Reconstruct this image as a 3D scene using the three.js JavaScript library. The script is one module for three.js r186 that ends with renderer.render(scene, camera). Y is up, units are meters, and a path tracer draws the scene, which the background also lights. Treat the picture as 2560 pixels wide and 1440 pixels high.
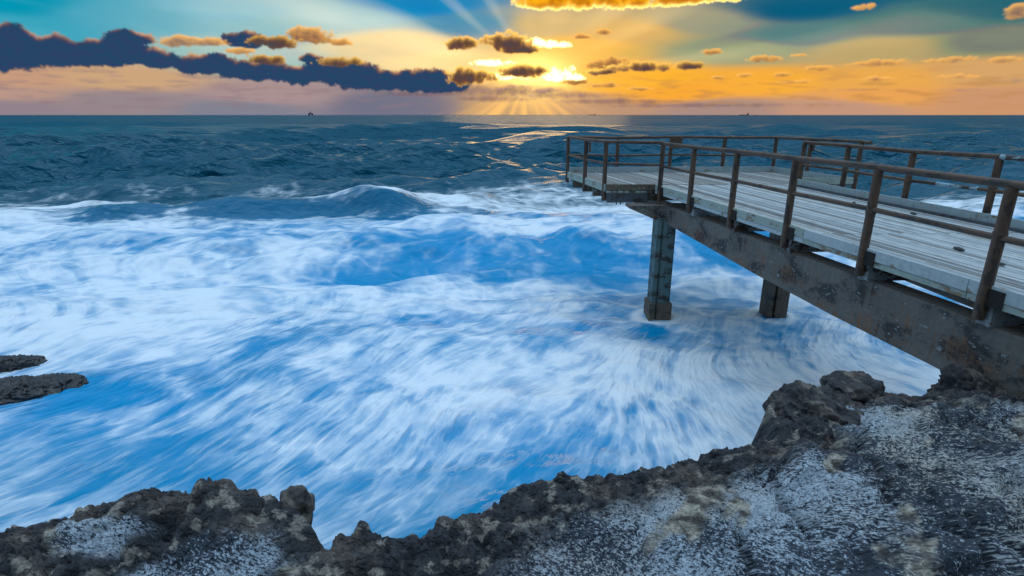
import * as THREE from 'three';
import { mergeGeometries, mergeVertices } from 'three/addons/utils/BufferGeometryUtils.js';

// ---------- camera, exposure, sun ----------
const scene = new THREE.Scene();
const camera = new THREE.PerspectiveCamera(54.73, 16 / 9, 0.05, 90000);
camera.position.set(0, 4.87, 0);
camera.rotation.x = -17.253 * Math.PI / 180;
const renderer = new THREE.WebGLRenderer({ antialias: true });
renderer.toneMapping = THREE.LinearToneMapping;
renderer.toneMappingExposure = 1.0;
renderer.shadowMap.enabled = true;
const SUN_AZ = 2.3, SUN_EL = 3.6;
const dirOf = (az, el) => { const a = az * Math.PI / 180, e = el * Math.PI / 180; return new THREE.Vector3(Math.sin(a) * Math.cos(e), Math.sin(e), -Math.cos(a) * Math.cos(e)); };
const sun = new THREE.DirectionalLight(new THREE.Color().setRGB(1.0, 0.62, 0.25), 0.2);
sun.name = 'sun';
sun.position.copy(dirOf(SUN_AZ, SUN_EL).multiplyScalar(60));
sun.castShadow = true; sun.shadow.radius = 34; sun.shadow.mapSize.set(2048, 2048);
Object.assign(sun.shadow.camera, { left: -30, right: 30, top: 25, bottom: -25, near: 1, far: 140 });
scene.add(sun, sun.target);

// ---------- noise ----------
let seed = 12345;
const rnd = () => { seed = (seed + 0x6d2b79f5) | 0; let t = Math.imul(seed ^ (seed >>> 15), 1 | seed); t = (t + Math.imul(t ^ (t >>> 7), 61 | t)) ^ t; return ((t ^ (t >>> 14)) >>> 0) / 4294967296; };
const PERM = new Uint8Array(512), GX = new Float32Array(256), GY = new Float32Array(256), GZ = new Float32Array(256), VAL = new Float32Array(256);
for (let i = 0; i < 256; i++) PERM[i] = i;
for (let i = 255; i > 0; i--) { const j = (rnd() * (i + 1)) | 0, t = PERM[i]; PERM[i] = PERM[j]; PERM[j] = t; }
for (let i = 0; i < 256; i++) { PERM[256 + i] = PERM[i]; const a = rnd() * 6.2831853, z = rnd() * 2 - 1, s = Math.sqrt(1 - z * z); GX[i] = Math.cos(a) * s; GY[i] = Math.sin(a) * s; GZ[i] = z; VAL[i] = rnd(); }
const DX = new Float32Array(256), DY = new Float32Array(256);
for (let i = 0; i < 256; i++) { const a = i / 256 * 6.2831853; DX[i] = Math.cos(a); DY[i] = Math.sin(a); }
function n2(x, y) {                                   // gradient noise, about -1..1
  const ix = Math.floor(x), iy = Math.floor(y), fx = x - ix, fy = y - iy, X = ix & 255, Y = iy & 255;
  const u = fx * fx * fx * (fx * (fx * 6 - 15) + 10), v = fy * fy * fy * (fy * (fy * 6 - 15) + 10);
  const A = PERM[X] + Y, B = PERM[X + 1] + Y, a = PERM[A & 511], b = PERM[B & 511], c = PERM[(A + 1) & 511], d = PERM[(B + 1) & 511];
  const p = DX[a] * fx + DY[a] * fy, q = DX[b] * (fx - 1) + DY[b] * fy, r = DX[c] * fx + DY[c] * (fy - 1), s = DX[d] * (fx - 1) + DY[d] * (fy - 1);
  const t = p + (q - p) * u;
  return (t + (r + (s - r) * u - t) * v) * 1.5;
}
function n3(x, y, z) {
  const ix = Math.floor(x), iy = Math.floor(y), iz = Math.floor(z), fx = x - ix, fy = y - iy, fz = z - iz;
  const u = fx * fx * (3 - 2 * fx), v = fy * fy * (3 - 2 * fy), w = fz * fz * (3 - 2 * fz);
  let out = 0;
  for (let k = 0; k < 8; k++) {
    const a = k & 1, b = (k >> 1) & 1, c = k >> 2, h = PERM[(PERM[(PERM[(ix + a) & 255] + ((iy + b) & 255)) & 511] + ((iz + c) & 255)) & 511];
    out += (a ? u : 1 - u) * (b ? v : 1 - v) * (c ? w : 1 - w) * (GX[h] * (fx - a) + GY[h] * (fy - b) + GZ[h] * (fz - c));
  }
  return out * 1.5;
}
const fbm = (x, y, o = 4) => { let s = 0, a = 0.5; for (let i = 0; i < o; i++) { s += a * n2(x, y); x = x * 2.03 + 17.7; y = y * 2.03 + 5.3; a *= 0.5; } return s; };
const fbm3 = (x, y, z, o = 4) => { let s = 0, a = 0.5; for (let i = 0; i < o; i++) { s += a * n3(x, y, z); x = x * 2.03 + 17.7; y = y * 2.03 + 5.3; z = z * 2.03 + 9.1; a *= 0.5; } return s; };
function worley(x, y) {                               // distance to the nearest scattered point
  const ix = Math.floor(x), iy = Math.floor(y); let m = 9;
  for (let j = -1; j <= 1; j++) for (let i = -1; i <= 1; i++) {
    const h = PERM[(PERM[(ix + i) & 255] + ((iy + j) & 255)) & 511], dx = ix + i + VAL[h] - x, dy = iy + j + VAL[(h * 7 + 13) & 255] - y, d = dx * dx + dy * dy;
    if (d < m) m = d;
  }
  return Math.sqrt(m);
}
const sat = (x) => (x < 0 ? 0 : x > 1 ? 1 : x);
const ss = (a, b, x) => { const t = sat((x - a) / (b - a)); return t * t * (3 - 2 * t); };
const lerp = (a, b, t) => a + (b - a) * t;
const toS = (c) => (c <= 0.0031308 ? 12.92 * c : 1.055 * Math.pow(c, 1 / 2.4) - 0.055);
const S8 = new Uint8Array(4097); for (let i = 0; i <= 4096; i++) S8[i] = Math.round(255 * toS(i / 4096));

// ---------- sky: air and clouds, by azimuth and elevation in degrees ----------
const AIR=[ [-39.7,7.81,0.000,0.305,0.456],[-32.6,7.43,0.061,0.376,0.515],[-40.1,5.98,0.045,0.376,0.515],[-23.9,8.36,0.091,0.413,0.578],[-15.7,8.48,0.171,0.456,0.578],[-8.9,9.67,0.000,0.262,0.546],[-3.0,8.12,0.080,0.305,0.456],[-10.5,6.32,0.680,0.546,0.305],[-20.8,7.61,0.102,0.402,0.515],[-25.6,4.85,0.262,0.485,0.485],[-33.5,2.71,0.610,0.376,0.205],[-40.8,2.46,0.578,0.328,0.205],[-23.2,1.64,0.402,0.283,0.283],[-41.0,1.63,0.485,0.305,0.242],[-33.7,1.18,0.305,0.242,0.262],[-41.2,0.51,0.283,0.223,0.262],[-24.9,0.61,0.223,0.223,0.283],[-10.8,0.84,0.171,0.171,0.242],[0.8,0.67,0.485,0.305,0.171],[6.6,0.67,0.485,0.283,0.188],[-5.0,5.01,0.871,0.644,0.305],[2.6,8.12,0.680,0.485,0.205],[6.4,6.04,0.956,0.515,0.102],[11.9,7.30,0.753,0.456,0.141],[12.2,3.17,1.000,0.456,0.032],[17.1,7.77,0.376,0.352,0.223],[15.9,2.07,0.956,0.402,0.038],[20.7,5.69,0.305,0.352,0.205],[22.7,2.66,0.956,0.429,0.045],[25.1,8.58,0.002,0.114,0.205],[25.4,6.43,0.102,0.223,0.223],[31.4,5.19,0.515,0.376,0.156],[31.8,2.76,0.831,0.402,0.080],[32.0,1.51,0.831,0.376,0.091],[38.9,5.28,0.188,0.262,0.171],[38.5,7.43,0.013,0.127,0.171],[39.3,3.07,0.680,0.376,0.141],[39.7,1.09,0.610,0.305,0.156],[29.3,0.65,0.546,0.305,0.205],[19.6,0.56,0.402,0.262,0.223],[33.8,6.77,0.080,0.205,0.188] ];
const CLOUDS=[ [-39.76,5.43,1.72,1.18,0],[-40.88,4.21,4.66,1.56,0],[-36.97,4.36,3.83,1.25,0],[-33.15,4.51,4.20,1.15,0],[-30.45,4.28,1.74,0.87,0],[-26.98,4.01,2.81,1.07,0],[-23.26,3.64,3.67,1.02,0],[-19.80,3.46,2.42,1.14,0],[-16.12,3.74,3.98,1.16,0],[-12.55,3.17,5.63,1.36,0],[-7.69,2.93,4.22,1.21,0],[-3.85,3.42,2.81,1.03,1],[-32.13,5.80,2.00,0.65,0],[-29.22,5.73,1.61,0.64,2],[-26.86,5.86,1.90,0.50,2],[-23.84,6.13,1.86,0.82,0],[-21.34,6.12,2.44,0.73,1],[-18.44,6.69,2.59,0.81,2],[-16.58,6.36,1.76,0.53,2],[-18.53,4.84,1.11,0.48,0],[-16.04,4.63,2.22,0.53,1],[-22.49,4.65,1.85,0.55,1],[-24.33,5.29,1.28,0.36,2],[-35.94,3.33,3.42,0.38,4],[-39.29,3.29,2.87,0.25,4],[-34.91,2.01,1.11,0.24,4],[-25.95,2.59,3.05,0.29,4],[-28.30,3.17,1.45,0.35,4],[-30.19,2.33,1.77,0.19,4],[-38.33,2.26,1.21,0.20,4],[-32.82,1.75,1.68,0.22,4],[-20.78,2.29,3.11,0.27,4],[-15.56,1.86,4.42,0.25,4],[-4.73,6.40,1.85,0.78,1],[-0.68,6.49,2.81,1.03,1],[0.76,5.91,2.13,0.58,1],[2.28,6.49,2.27,0.47,3],[3.98,6.34,1.88,0.37,3],[0.96,3.96,2.92,0.81,1],[2.69,4.03,1.30,0.51,1],[-0.39,3.60,2.16,0.53,3],[4.62,3.59,2.21,0.77,3],[-1.92,4.74,2.30,0.35,3],[0.78,2.15,7.33,0.95,5],[-3.88,2.37,4.65,0.87,5],[4.66,1.85,7.61,0.62,5],[1.16,2.44,4.25,0.65,5],[10.43,1.25,9.44,0.44,5],[17.80,0.85,13.50,0.32,5],[-1.17,1.49,5.45,0.52,5],[-8.50,1.95,6.17,0.43,5],[9.50,4.54,3.14,0.78,2],[12.47,4.29,3.64,0.62,1],[16.25,4.29,1.82,0.49,1],[8.41,3.89,1.46,0.38,1],[8.84,2.70,1.58,0.40,2],[5.97,3.05,1.60,0.40,2],[12.23,2.39,1.47,0.22,2],[7.39,10.03,7.50,1.09,6],[4.09,9.70,4.05,0.58,6],[15.24,9.70,6.03,0.53,6],[11.75,9.59,4.21,0.64,6],[18.40,5.44,0.99,0.37,2],[22.81,4.70,1.48,0.41,2],[27.30,3.84,0.99,0.36,2],[31.61,4.05,2.38,0.34,2],[36.30,4.06,1.82,0.29,2],[21.32,3.43,1.26,0.25,2],[24.42,3.38,1.11,0.25,2],[25.45,2.77,1.49,0.25,2],[31.53,2.83,1.44,0.23,2],[36.78,2.83,1.50,0.26,2],[29.80,8.28,1.00,0.32,2],[39.61,7.01,0.83,0.65,2],[39.63,3.88,1.16,0.31,2],[40.13,2.48,1.54,0.36,4],[6.70,7.00,0.97,0.27,2],[8.54,7.37,0.81,0.34,2],[19.13,3.27,0.62,0.21,2],[25.63,4.89,0.77,0.16,2],[37.21,1.83,2.15,0.18,4],[29.95,2.02,1.72,0.16,4] ];
function makeSky() {
  const W = 4096, H = 2048, data = new Float32Array(W * H * 4);
  const c = [0, 0, 0];
  const put = (r, g, b, a) => { c[0] = lerp(c[0], r, a); c[1] = lerp(c[1], g, a); c[2] = lerp(c[2], b, a); };
  const layers = [5, 4, 0, 2, 3, 1, 6].map((k) => [k, CLOUDS.filter((q) => q[4] === k)]);
  let low = 0;
  const shape = (list, az, el) => {
    let m = -3; low = 0;
    for (const q of list) {
      const dx = (az - q[0]) / q[2]; if (dx > 1.8 || dx < -1.8) continue;
      let dy = (el - q[1]) / q[3]; if (dy > 2.4 || dy < -2.4) continue;
      const lump = 0.95 + 0.35 * n2((az + q[0]) * 1.1 / Math.pow(q[2], 0.6), q[1] * 7.7), raw = dy;
      dy = dy > 0 ? dy / lump : dy * 1.45 + 0.25 * n2(az * 1.1, q[1] * 5);
      const v = 1 - dx * dx - dy * dy; if (v > m) { m = v; low = raw < 0 ? -raw : 0; } else m += 0.12 * Math.max(0, v);
    }
    return m;
  };
  const puff = (az, el) => {
    const wx = 0.35 * n2(az * 0.8, el * 1.1), wy = 0.25 * n2(az * 0.8 + 40, el * 1.1);
    const x = az + wx, y = el + wy;
    return 0.8 * fbm(x * 0.5, y * 0.9, 2) + 0.75 * (0.5 - worley(x * 0.95, y * 1.5)) + 0.5 * (0.48 - worley(x * 2.3 + 9, y * 3.3)) + 0.28 * (0.48 - worley(x * 5.2, y * 7)) + 0.14 * n2(x * 9, y * 13) + 0.07 * n2(x * 20, y * 27);
  };
  const RAYS = [[176, 4, 0.3], [167, 6, 0.7], [160, 5, 0.4], [150.5, 6, -0.5], [142, 3.4, 0.42], [133, 5, -0.3], [124, 4, 0.4], [113, 6, -0.3], [98, 7, 0.2], [72, 12, 0.25], [40, 9, 0.3], [24, 4, 0.22], [12, 4, -0.3], [5.5, 2.2, 0.25]];
  for (let row = H / 2; row < H; row++) {
    const el = ((row + 0.5) / H - 0.5) * 180;
    for (let col = 0; col < W; col++) {
      let az = ((col + 0.5) / W - 0.25) * 360; if (az > 180) az -= 360;
      const aa = Math.abs(az), o = (row * W + col) * 4;
      if ((el > 20 || aa > 84) && ((row & 3) || (col & 3))) { const f = ((row & ~3) * W + (col & ~3)) * 4; data[o] = data[f]; data[o + 1] = data[f + 1]; data[o + 2] = data[f + 2]; data[o + 3] = 1; continue; }
      // the whole sky: dusk blue above, lilac low down, warmer towards the sun
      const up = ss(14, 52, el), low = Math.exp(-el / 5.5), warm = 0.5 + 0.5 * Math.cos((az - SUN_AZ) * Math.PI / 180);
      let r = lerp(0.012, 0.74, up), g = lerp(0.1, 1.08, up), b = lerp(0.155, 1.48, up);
      r = lerp(r, lerp(0.24, 0.62, warm * warm), low); g = lerp(g, lerp(0.2, 0.4, warm * warm), low); b = lerp(b, lerp(0.26, 0.22, warm * warm), low);
      if (el > 9) {                                  // thin high cloud
        const k = 1 / (Math.sin(el * Math.PI / 180) + 0.12), px = Math.sin(az * Math.PI / 180) * k, py = Math.cos(az * Math.PI / 180) * k;
        const t = ss(-0.15, 0.55, fbm(px * 1.3 + 3, py * 2.1, 5)) * ss(9, 24, el) * 0.35;
        r = lerp(r, r * 1.35 + 0.03, t); g = lerp(g, g * 1.22 + 0.02, t); b = lerp(b, b * 1.1, t);
      }
      c[0] = r; c[1] = g; c[2] = b;
      const near = (1 - ss(8, 17, el)) * (1 - ss(42, 80, aa));
      if (near > 0) {
        let sw = 1e-6, sr = 0, sg = 0, sb = 0;
        for (const q of AIR) { const dx = (az - q[0]) / 6.5, dy = (el - q[1]) / 1.25, d = dx * dx + dy * dy, w = 1 / ((d + 0.12) * (d + 0.12) * (d + 0.12)); sw += w; sr += w * q[2]; sg += w * q[3]; sb += w * q[4]; }
        put(sr / sw, sg / sw, sb / sw, near);
        // faint layers and streaks of far cloud in the air
        const veil = fbm(az * 0.3 + 5, el * 2.4, 5), thin = fbm(az * 0.14 + 50, el * 0.7 + 0.05 * az, 5);
        const v1 = ss(0.02, 0.34, veil) * ss(0.3, 0.9, el) * (1 - ss(2.4, 4.2, el)) * 0.5 * near, side = ss(-4, 14, az);
        put(lerp(0.27, 0.5, side), lerp(0.19, 0.235, side), lerp(0.215, 0.08, side), v1);
        const v2 = ss(0, 0.4, thin) * ss(3, 6, el) * 0.3 * near; put(c[0] * 1.25 + 0.05, c[1] * 1.12 + 0.03, c[2] + 0.02, v2);
        // shafts of light through the cloud gaps
        const dx = az - SUN_AZ, dy = el - SUN_EL, rad = Math.hypot(dx, dy), th = Math.atan2(dy, dx);
        if (dy > -0.4) {
          const deg = th * 57.29578; let s = 0.06 * n2(deg * 0.3, 4.2) + 0.12 * fbm(az * 0.12, el * 0.5, 3);
          for (const q of RAYS) { const t = (deg - q[0]) / q[1]; if (t * t < 6) s += 1.45 * q[2] * Math.exp(-t * t) * (0.8 + 0.5 * n2(rad * 0.13 + q[0], 3)); }
          const f = ss(2, 9, rad) * (1 - ss(24, 40, rad)) * near;
          if (s > 0) put(c[0] + 0.4 * s, c[1] + 0.27 * s, c[2] + 0.1 * s, f); else put(c[0] * 0.55, c[1] * 0.8, c[2] * 0.98, sat(f * -s));
        }
        const glow = Math.exp(-(dx * dx / 40 + dy * dy / 8)) * near, core = Math.exp(-(dx * dx / 9 + dy * dy / 3.2)) * near;
        put(1.3, 0.7, 0.13, glow * 0.7); put(2.4, 1.6, 0.45, core * 0.8);
      }
      if (near > 0 && el < 13) {
        const pn = puff(az, el);
        const ds = Math.hypot((az - SUN_AZ) * 0.6, (el - SUN_EL) * 1.2), hot = Math.exp(-ds / 5.5);
        for (const [k, list] of layers) {
          const q0 = shape(list, az, el), under = Math.min(low, 1.2); if (q0 < -1.6) continue;
          const soft = k === 5 ? 0.7 : k === 4 ? 0.9 : k === 0 ? 0.2 : k === 1 ? 0.24 : 0.3, gain = k === 0 ? 1.25 : 1, amp = k === 5 ? 0.5 : k === 0 ? 0.62 : k === 3 ? 1.35 : 0.9, base = k === 0 ? 0.1 : k === 3 ? 0 : -0.14;
          const q = q0 * gain + pn * amp + base;
          if (q <= 0) continue;
          const wisp = fbm(az * 4.2 + 3, el * 8, 4), alpha = ss(0, soft * (0.8 + 1.8 * under), q + (k === 5 || k === 4 ? 0.15 : 0.3) * wisp * (0.6 + under));
          // cloud that lies between here and the light: towards the top edge and the sun
          let lx = (SUN_AZ - az) * 0.03, ly = k === 6 ? -1 : 0.9, depth = 0; if (lx > 0.5) lx = 0.5; if (lx < -0.5) lx = -0.5;
          for (const t of [0.08, 0.22, 0.48]) depth += (0.5 + t) * Math.max(0, shape(list, az + lx * t, el + ly * t) * gain + puff(az + lx * t, el + ly * t) * amp + base);
          const lit = Math.exp(-(k === 0 ? lerp(2.2, 3.4, ss(-22, -40, az)) : k === 2 ? 1.6 : 2.1) * depth), lining = (1 - ss(0.05, 0.55, q)) * hot * 1.3, tone = 0.7 + 0.9 * sat(0.4 + 1.1 * (pn - puff(az + lx * 0.4, el + 0.22)));
          if (k === 5) { const l = lit * lit * hot * 1.1; put(lerp(0.155 + 0.05 * hot, 1.7, l) * tone, lerp(0.105, 0.95, l) * tone, lerp(0.13, 0.16, l) * tone, alpha * 0.92); }
          else if (k === 4) put(lerp(0.26, 0.46, lit), lerp(0.19, 0.27, lit), lerp(0.21, 0.17, lit), alpha * 0.6);
          else if (k === 0) {
            const rr = lerp(0.75, 1.3, hot) * (1 - 0.35 * ss(-20, -45, az)), l = sat(lit * 1.35 * sat(0.55 + 1.3 * n2(az * 0.7, 8.8)) - 0.05);
            const relief = sat(0.4 + 0.8 * (pn - puff(az + lx * 0.5, el + 0.3))), sl = sat(relief * relief * 1.3); put(lerp(lerp(0.002, 0.03, sl), 0.95 * rr, l), lerp(lerp(0.018, 0.055, sl), 0.5 * rr, l), lerp(lerp(0.075, 0.14, sl), 0.17, l), alpha);
          } else if (k === 1) {
            const kk = 0.75 + 1.6 * hot, l = sat(lit * 0.9 + lining * 0.9), m = 0.25 * hot * (1 - ss(0.3, 1, q));
            put(lerp((0.075 + m) * tone, kk, l), lerp((0.036 + 0.4 * m) * tone, 0.55 * kk, l), lerp(0.036 * tone, 0.1 * kk, l), alpha);
          } else if (k === 2) {
            const far = ss(18, 40, aa), l = sat(lit * 0.95 + lining * 0.5);
            put(lerp(lerp(0.3, 0.42, far) * tone, 1.15, l), lerp(lerp(0.125, 0.21, far) * tone, 0.58, l), lerp(lerp(0.05, 0.1, far), 0.12, l), alpha * lerp(0.95, 0.8, far));
          } else if (k === 6) {
            const l = Math.pow(lit, 1.5), dk = ss(0.3, 1.2, q);
            put(lerp(lerp(1.05, 0.6, dk), 2.0, l), lerp(lerp(0.46, 0.2, dk), 1.4, l), lerp(0.005, 0.4, l), alpha);
          } else { const t = ss(-0.1, 0.6, q); put(lerp(1.2, 3.0, t), lerp(0.66, 2.3, t), lerp(0.09, 1.0, t), alpha); }
        }
        // shafts below the low cloud
        if (el < 2.0) {
          const dx = az - 1.2, th = dx / (3.1 - el), f = ss(0, 0.35, el + 0.2) * ss(1.75, 1.1, el + 0.12 * n2(az * 2.2, 3)) * Math.exp(-th * th / 2.6);
          const s = ss(-0.6, 0.8, n2(th * 2.6 + 2.2, 7.7) + 0.5 * n2(th * 6, 2.2));
          put(1.25, 0.66, 0.18, f * s * 0.95);
        }
      }
      data[o] = c[0]; data[o + 1] = c[1]; data[o + 2] = c[2]; data[o + 3] = 1;
    }
  }
  for (let row = 0; row < H / 2; row++) for (let col = 0; col < W; col++) { const o = (row * W + col) * 4; data[o] = 0.03; data[o + 1] = 0.09; data[o + 2] = 0.14; data[o + 3] = 1; }
  const t = new THREE.DataTexture(data, W, H, THREE.RGBAFormat, THREE.FloatType);
  t.mapping = THREE.EquirectangularReflectionMapping; t.magFilter = THREE.LinearFilter; t.needsUpdate = true;
  return t;
}
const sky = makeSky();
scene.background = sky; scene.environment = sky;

// ---------- helpers ----------
function tex(w, h, fn, linear) {                      // fn(u, v, out) writes linear colour; bytes are sRGB unless linear
  const d = new Uint8Array(w * h * 4), o = [0, 0, 0];
  for (let j = 0; j < h; j++) for (let i = 0; i < w; i++) {
    fn((i + 0.5) / w, (j + 0.5) / h, o);
    const k = (j * w + i) * 4;
    for (let m = 0; m < 3; m++) d[k + m] = linear ? Math.round(255 * sat(o[m])) : S8[Math.round(4096 * sat(o[m]))];
    d[k + 3] = 255;
  }
  const t = new THREE.DataTexture(d, w, h, THREE.RGBAFormat);
  t.wrapS = t.wrapT = THREE.RepeatWrapping; t.magFilter = THREE.LinearFilter; t.minFilter = THREE.LinearMipmapLinearFilter; t.generateMipmaps = true;
  if (!linear) t.colorSpace = THREE.SRGBColorSpace;
  t.needsUpdate = true;
  return t;
}
const sized = (t, w, h, ox = 0, oy = 0) => { t.repeat.set(1 / w, 1 / h); t.offset.set(ox, oy); return t; };   // uv is in metres: one repeat covers w x h
const taken = {};
function numbered(n) { const k = taken[n] = (taken[n] ?? -1) + 1; return k ? n + '_' + String(k).padStart(3, '0') : n; }
function add(o, name, parent = scene) { o.name = parent === scene ? numbered(name) : name; o.castShadow = o.receiveShadow = true; parent.add(o); return o; }
const tag = (o, label, category, group) => { Object.assign(o.userData, { label, category }); if (group) o.userData.group = group; return o; };
const struct = (o) => { o.userData.kind = 'structure'; return o; };
// periodic noise for tiling textures
const tile2 = (u, v, f, o = 4, sx = 0) => { let s = 0, a = 0.5; for (let k = 0; k < o; k++) { const q = f * (1 << k); s += a * pn2(u * q, v * q, q, sx + k * 31); a *= 0.5; } return s; };
function pn2(x, y, per, sd, perY = per) {
  const ix = Math.floor(x), iy = Math.floor(y), fx = x - ix, fy = y - iy, u = fx * fx * (3 - 2 * fx), v = fy * fy * (3 - 2 * fy);
  let a = ix % per; if (a < 0) a += per; let b = iy % perY; if (b < 0) b += perY;
  const a1 = a + 1 === per ? 0 : a + 1, b1 = b + 1 === perY ? 0 : b + 1, A = PERM[(a + sd) & 255], B = PERM[(a1 + sd) & 255];
  const h0 = PERM[(A + b) & 511], h1 = PERM[(B + b) & 511], h2 = PERM[(A + b1) & 511], h3 = PERM[(B + b1) & 511];
  const p = DX[h0] * fx + DY[h0] * fy, q = DX[h1] * (fx - 1) + DY[h1] * fy, r = DX[h2] * fx + DY[h2] * (fy - 1), s = DX[h3] * (fx - 1) + DY[h3] * (fy - 1), t = p + (q - p) * u;
  return (t + (r + (s - r) * u - t) * v) * 1.5;
}

// ---------- sea ----------
const TN = 512, TILE = new Float32Array(TN * TN);
for (let j = 0; j < TN; j++) for (let i = 0; i < TN; i++) TILE[j * TN + i] = 1.5 * tile2(i / TN, j / TN, 8, 5, 3);
function tl(u, v) {                                  // bilinear, one repeat per unit
  u = (u - Math.floor(u)) * TN; v = (v - Math.floor(v)) * TN;
  const i = u | 0, j = v | 0, f = u - i, g = v - j, i1 = (i + 1) & 511, j0 = (j & 511) * TN, j1 = ((j + 1) & 511) * TN, a = TILE[j0 + (i & 511)], b = TILE[j0 + i1], c = TILE[j1 + (i & 511)], d = TILE[j1 + i1];
  return a + (b - a) * f + (c + (d - c) * f - a - (b - a) * f) * g;
}
const gauss = (x, s) => Math.exp(-x * x / (s * s));
const swellA = (x) => (0.62 + 0.14 * Math.sin(x * 0.9 + 2)) * ss(-23.5, -19, x) * (1 - ss(-6.4, -2.4, x)) + 0.38 * gauss(x + 6.9, 2.4) + 0.34 * gauss(x + 1.9, 1.7) + 0.25 * gauss(x + 28, 4);
const crestA = (x) => -29 + 0.5 * Math.sin(x * 0.31 + 1) + 0.35 * Math.sin(x * 0.83);
const swellB = (x) => 0.55 * ss(-10, -4, x) * (1 - ss(8, 15, x)) * (0.85 + 0.3 * n2(x * 0.3, 5));
const crestB = (x) => -22.6 + 0.7 * Math.sin(x * 0.27) + 0.3 * Math.sin(x * 0.9 + 2);
const side = (t, front, back) => (t > 0 ? gauss(t, front) : gauss(t, back));
const trains = [];
for (let i = 0; i < 24; i++) { const L = 1.6 * Math.pow(1.19, i), a = (rnd() - 0.5) * 1.5 + 0.12; trains.push({ L, kx: Math.sin(a) * 6.2832 / L, kz: Math.cos(a) * 6.2832 / L, p: rnd() * 6.28, A: L < 6 ? 0.026 * L : L < 13 ? 0.155 + (L - 6) * 0.015 : Math.min(0.42, 0.26 + 0.004 * L), s: rnd() * 90 }); }
function waveHeight(x, z, cell) {
  const Z = -z;
  let h = 0;
  const env = 0.06 + 0.34 * ss(12, 20, Z) + 0.6 * ss(30, 44, Z);
  for (const t of trains) {
    const keep = 1 - ss(0.16, 0.45, cell / t.L); if (keep <= 0) continue;
    const g = 0.35 + 1.1 * sat(0.5 + n2(x / (t.L * 2.2) + t.s, z / (t.L * 1.6)));
    const s = Math.sin(t.kx * x + t.kz * z + t.p + 1.6 * n2(x / (t.L * 1.7) + 7, z / (t.L * 1.7) + t.s));
    h += t.A * env * keep * g * (Math.pow((s + 1) * 0.5, 1.7) * 2 - 0.85);
  }
  h += swellA(x) * side(z - crestA(x), 1.05, 3.4) + swellB(x) * side(z - crestB(x), 2.3, 3.2);
  if (Z > 17 && Z < 40) h += (0.08 * fbm(x / 1.9 + 5, z / 1.5, 3) + 0.03 * n2(x / 0.45, z / 0.6)) * ss(17, 21, Z) * (1 - ss(33, 40, Z));
  if (Z < 26) h += 0.28 * fbm(x / 3.1 + 2, z / 2.6, 3) * ss(2, 6, Z);
  return h;
}
function flow(x, z, d) {                              // direction the foam is drawn out in
  const Z = -z, f = ss(9, 16, Z), w = 0.5 * n2(x * 0.17, z * 0.17) + 0.34 * n2(x * 0.45 + 9, z * 0.45);
  const near = lerp(0.98 - 0.03 * (x + 3), Math.atan2(Z < 13.6 ? 14.6 - Z : 1, 3.75 - x), ss(-0.5, 2.2, x));
  const a = lerp(near + w, 0.14 + w * 0.6, f);
  d[2] = a;
}
const fd = [0, 0, 0], fo = [0, 0, 0, 0];
function cover(x, z) {
  const Z = -z;
  let c = Z < 6 ? 0.5 : Z < 10 ? lerp(0.5, 0.58, (Z - 6) / 4) : Z < 17 ? 0.62 : 0.58;
  const k = 1.4 * n2(x * 0.21, 3.3);
  c = lerp(c, 0.2, ss(17.3, 18.8, Z + k) * (1 - ss(21.5, 23, Z + k)) * ss(-9, -4, x) * (1 - ss(8, 13, x)));
  c = lerp(c, 0.62, ss(22, 23.5, Z) * (1 - ss(26, 27, Z)) * 0.8);
  const t = z - crestA(x) + 2.1 * tl(x / 30, z / 18) + 0.9 * tl(x / 9, z / 5);
  c = lerp(c, -0.08, sat(swellA(x) * 1.7) * ss(-1.8, 0.1, t) * (1 - ss(0.1, 3.0, t)));
  c = lerp(c, lerp(0.66, 0.3, ss(31, 38, Z)), ss(28.5, 30.5, Z));
  c = lerp(c, -0.25, ss(35, 44, Z + 2 * k));
  c -= 0.5 * gauss(Math.hypot((x + 7.6) * 0.7, z + 9.3), 1.0) + 0.32 * gauss(Math.hypot(x + 0.5, (z + 5.6) * 0.8), 1.5) + 0.34 * gauss(Math.hypot(x - 3.6, (z + 12.4) * 0.7), 0.5) + 0.2 * gauss(Math.hypot(x - 6.6, (z + 12.9) * 0.8), 0.5);
  c -= 0.16 * gauss(Math.hypot((x + 4.8) * 0.6, z + 12), 1.6) + 0.13 * gauss(Math.hypot((x - 0.4) * 0.7, z + 8.4), 1.2);
  const r1 = Math.hypot(x - 3.74, z + 13.5), r2 = Math.hypot(x - 6.72, z + 13.5);
  return c + 0.3 * gauss(r1 - 0.5, 0.14) + 0.3 * gauss(r2 - 0.5, 0.14);
}
const SX = [], SZ = []; for (let k = -12; k <= 24; k++) { SX.push(Math.cos(k * 0.2618)); SZ.push(Math.sin(k * 0.2618)); }
function drawn(x, z, long, short) {                   // noise drawn out along the flow
  const a = fd[2] / 0.2618, k0 = Math.floor(a), f = a - k0, w = f * f * (3 - 2 * f), i = k0 + 12;
  const p = tl((x * SX[i] - z * SZ[i]) / long + k0 * 0.37, (x * SZ[i] + z * SX[i]) / short), q = tl((x * SX[i + 1] - z * SZ[i + 1]) / long + k0 * 0.37 + 0.37, (x * SZ[i + 1] + z * SX[i + 1]) / short);
  return (p * (1 - w) + q * w) / Math.sqrt(1 - 1.6 * w * (1 - w));
}
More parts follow.
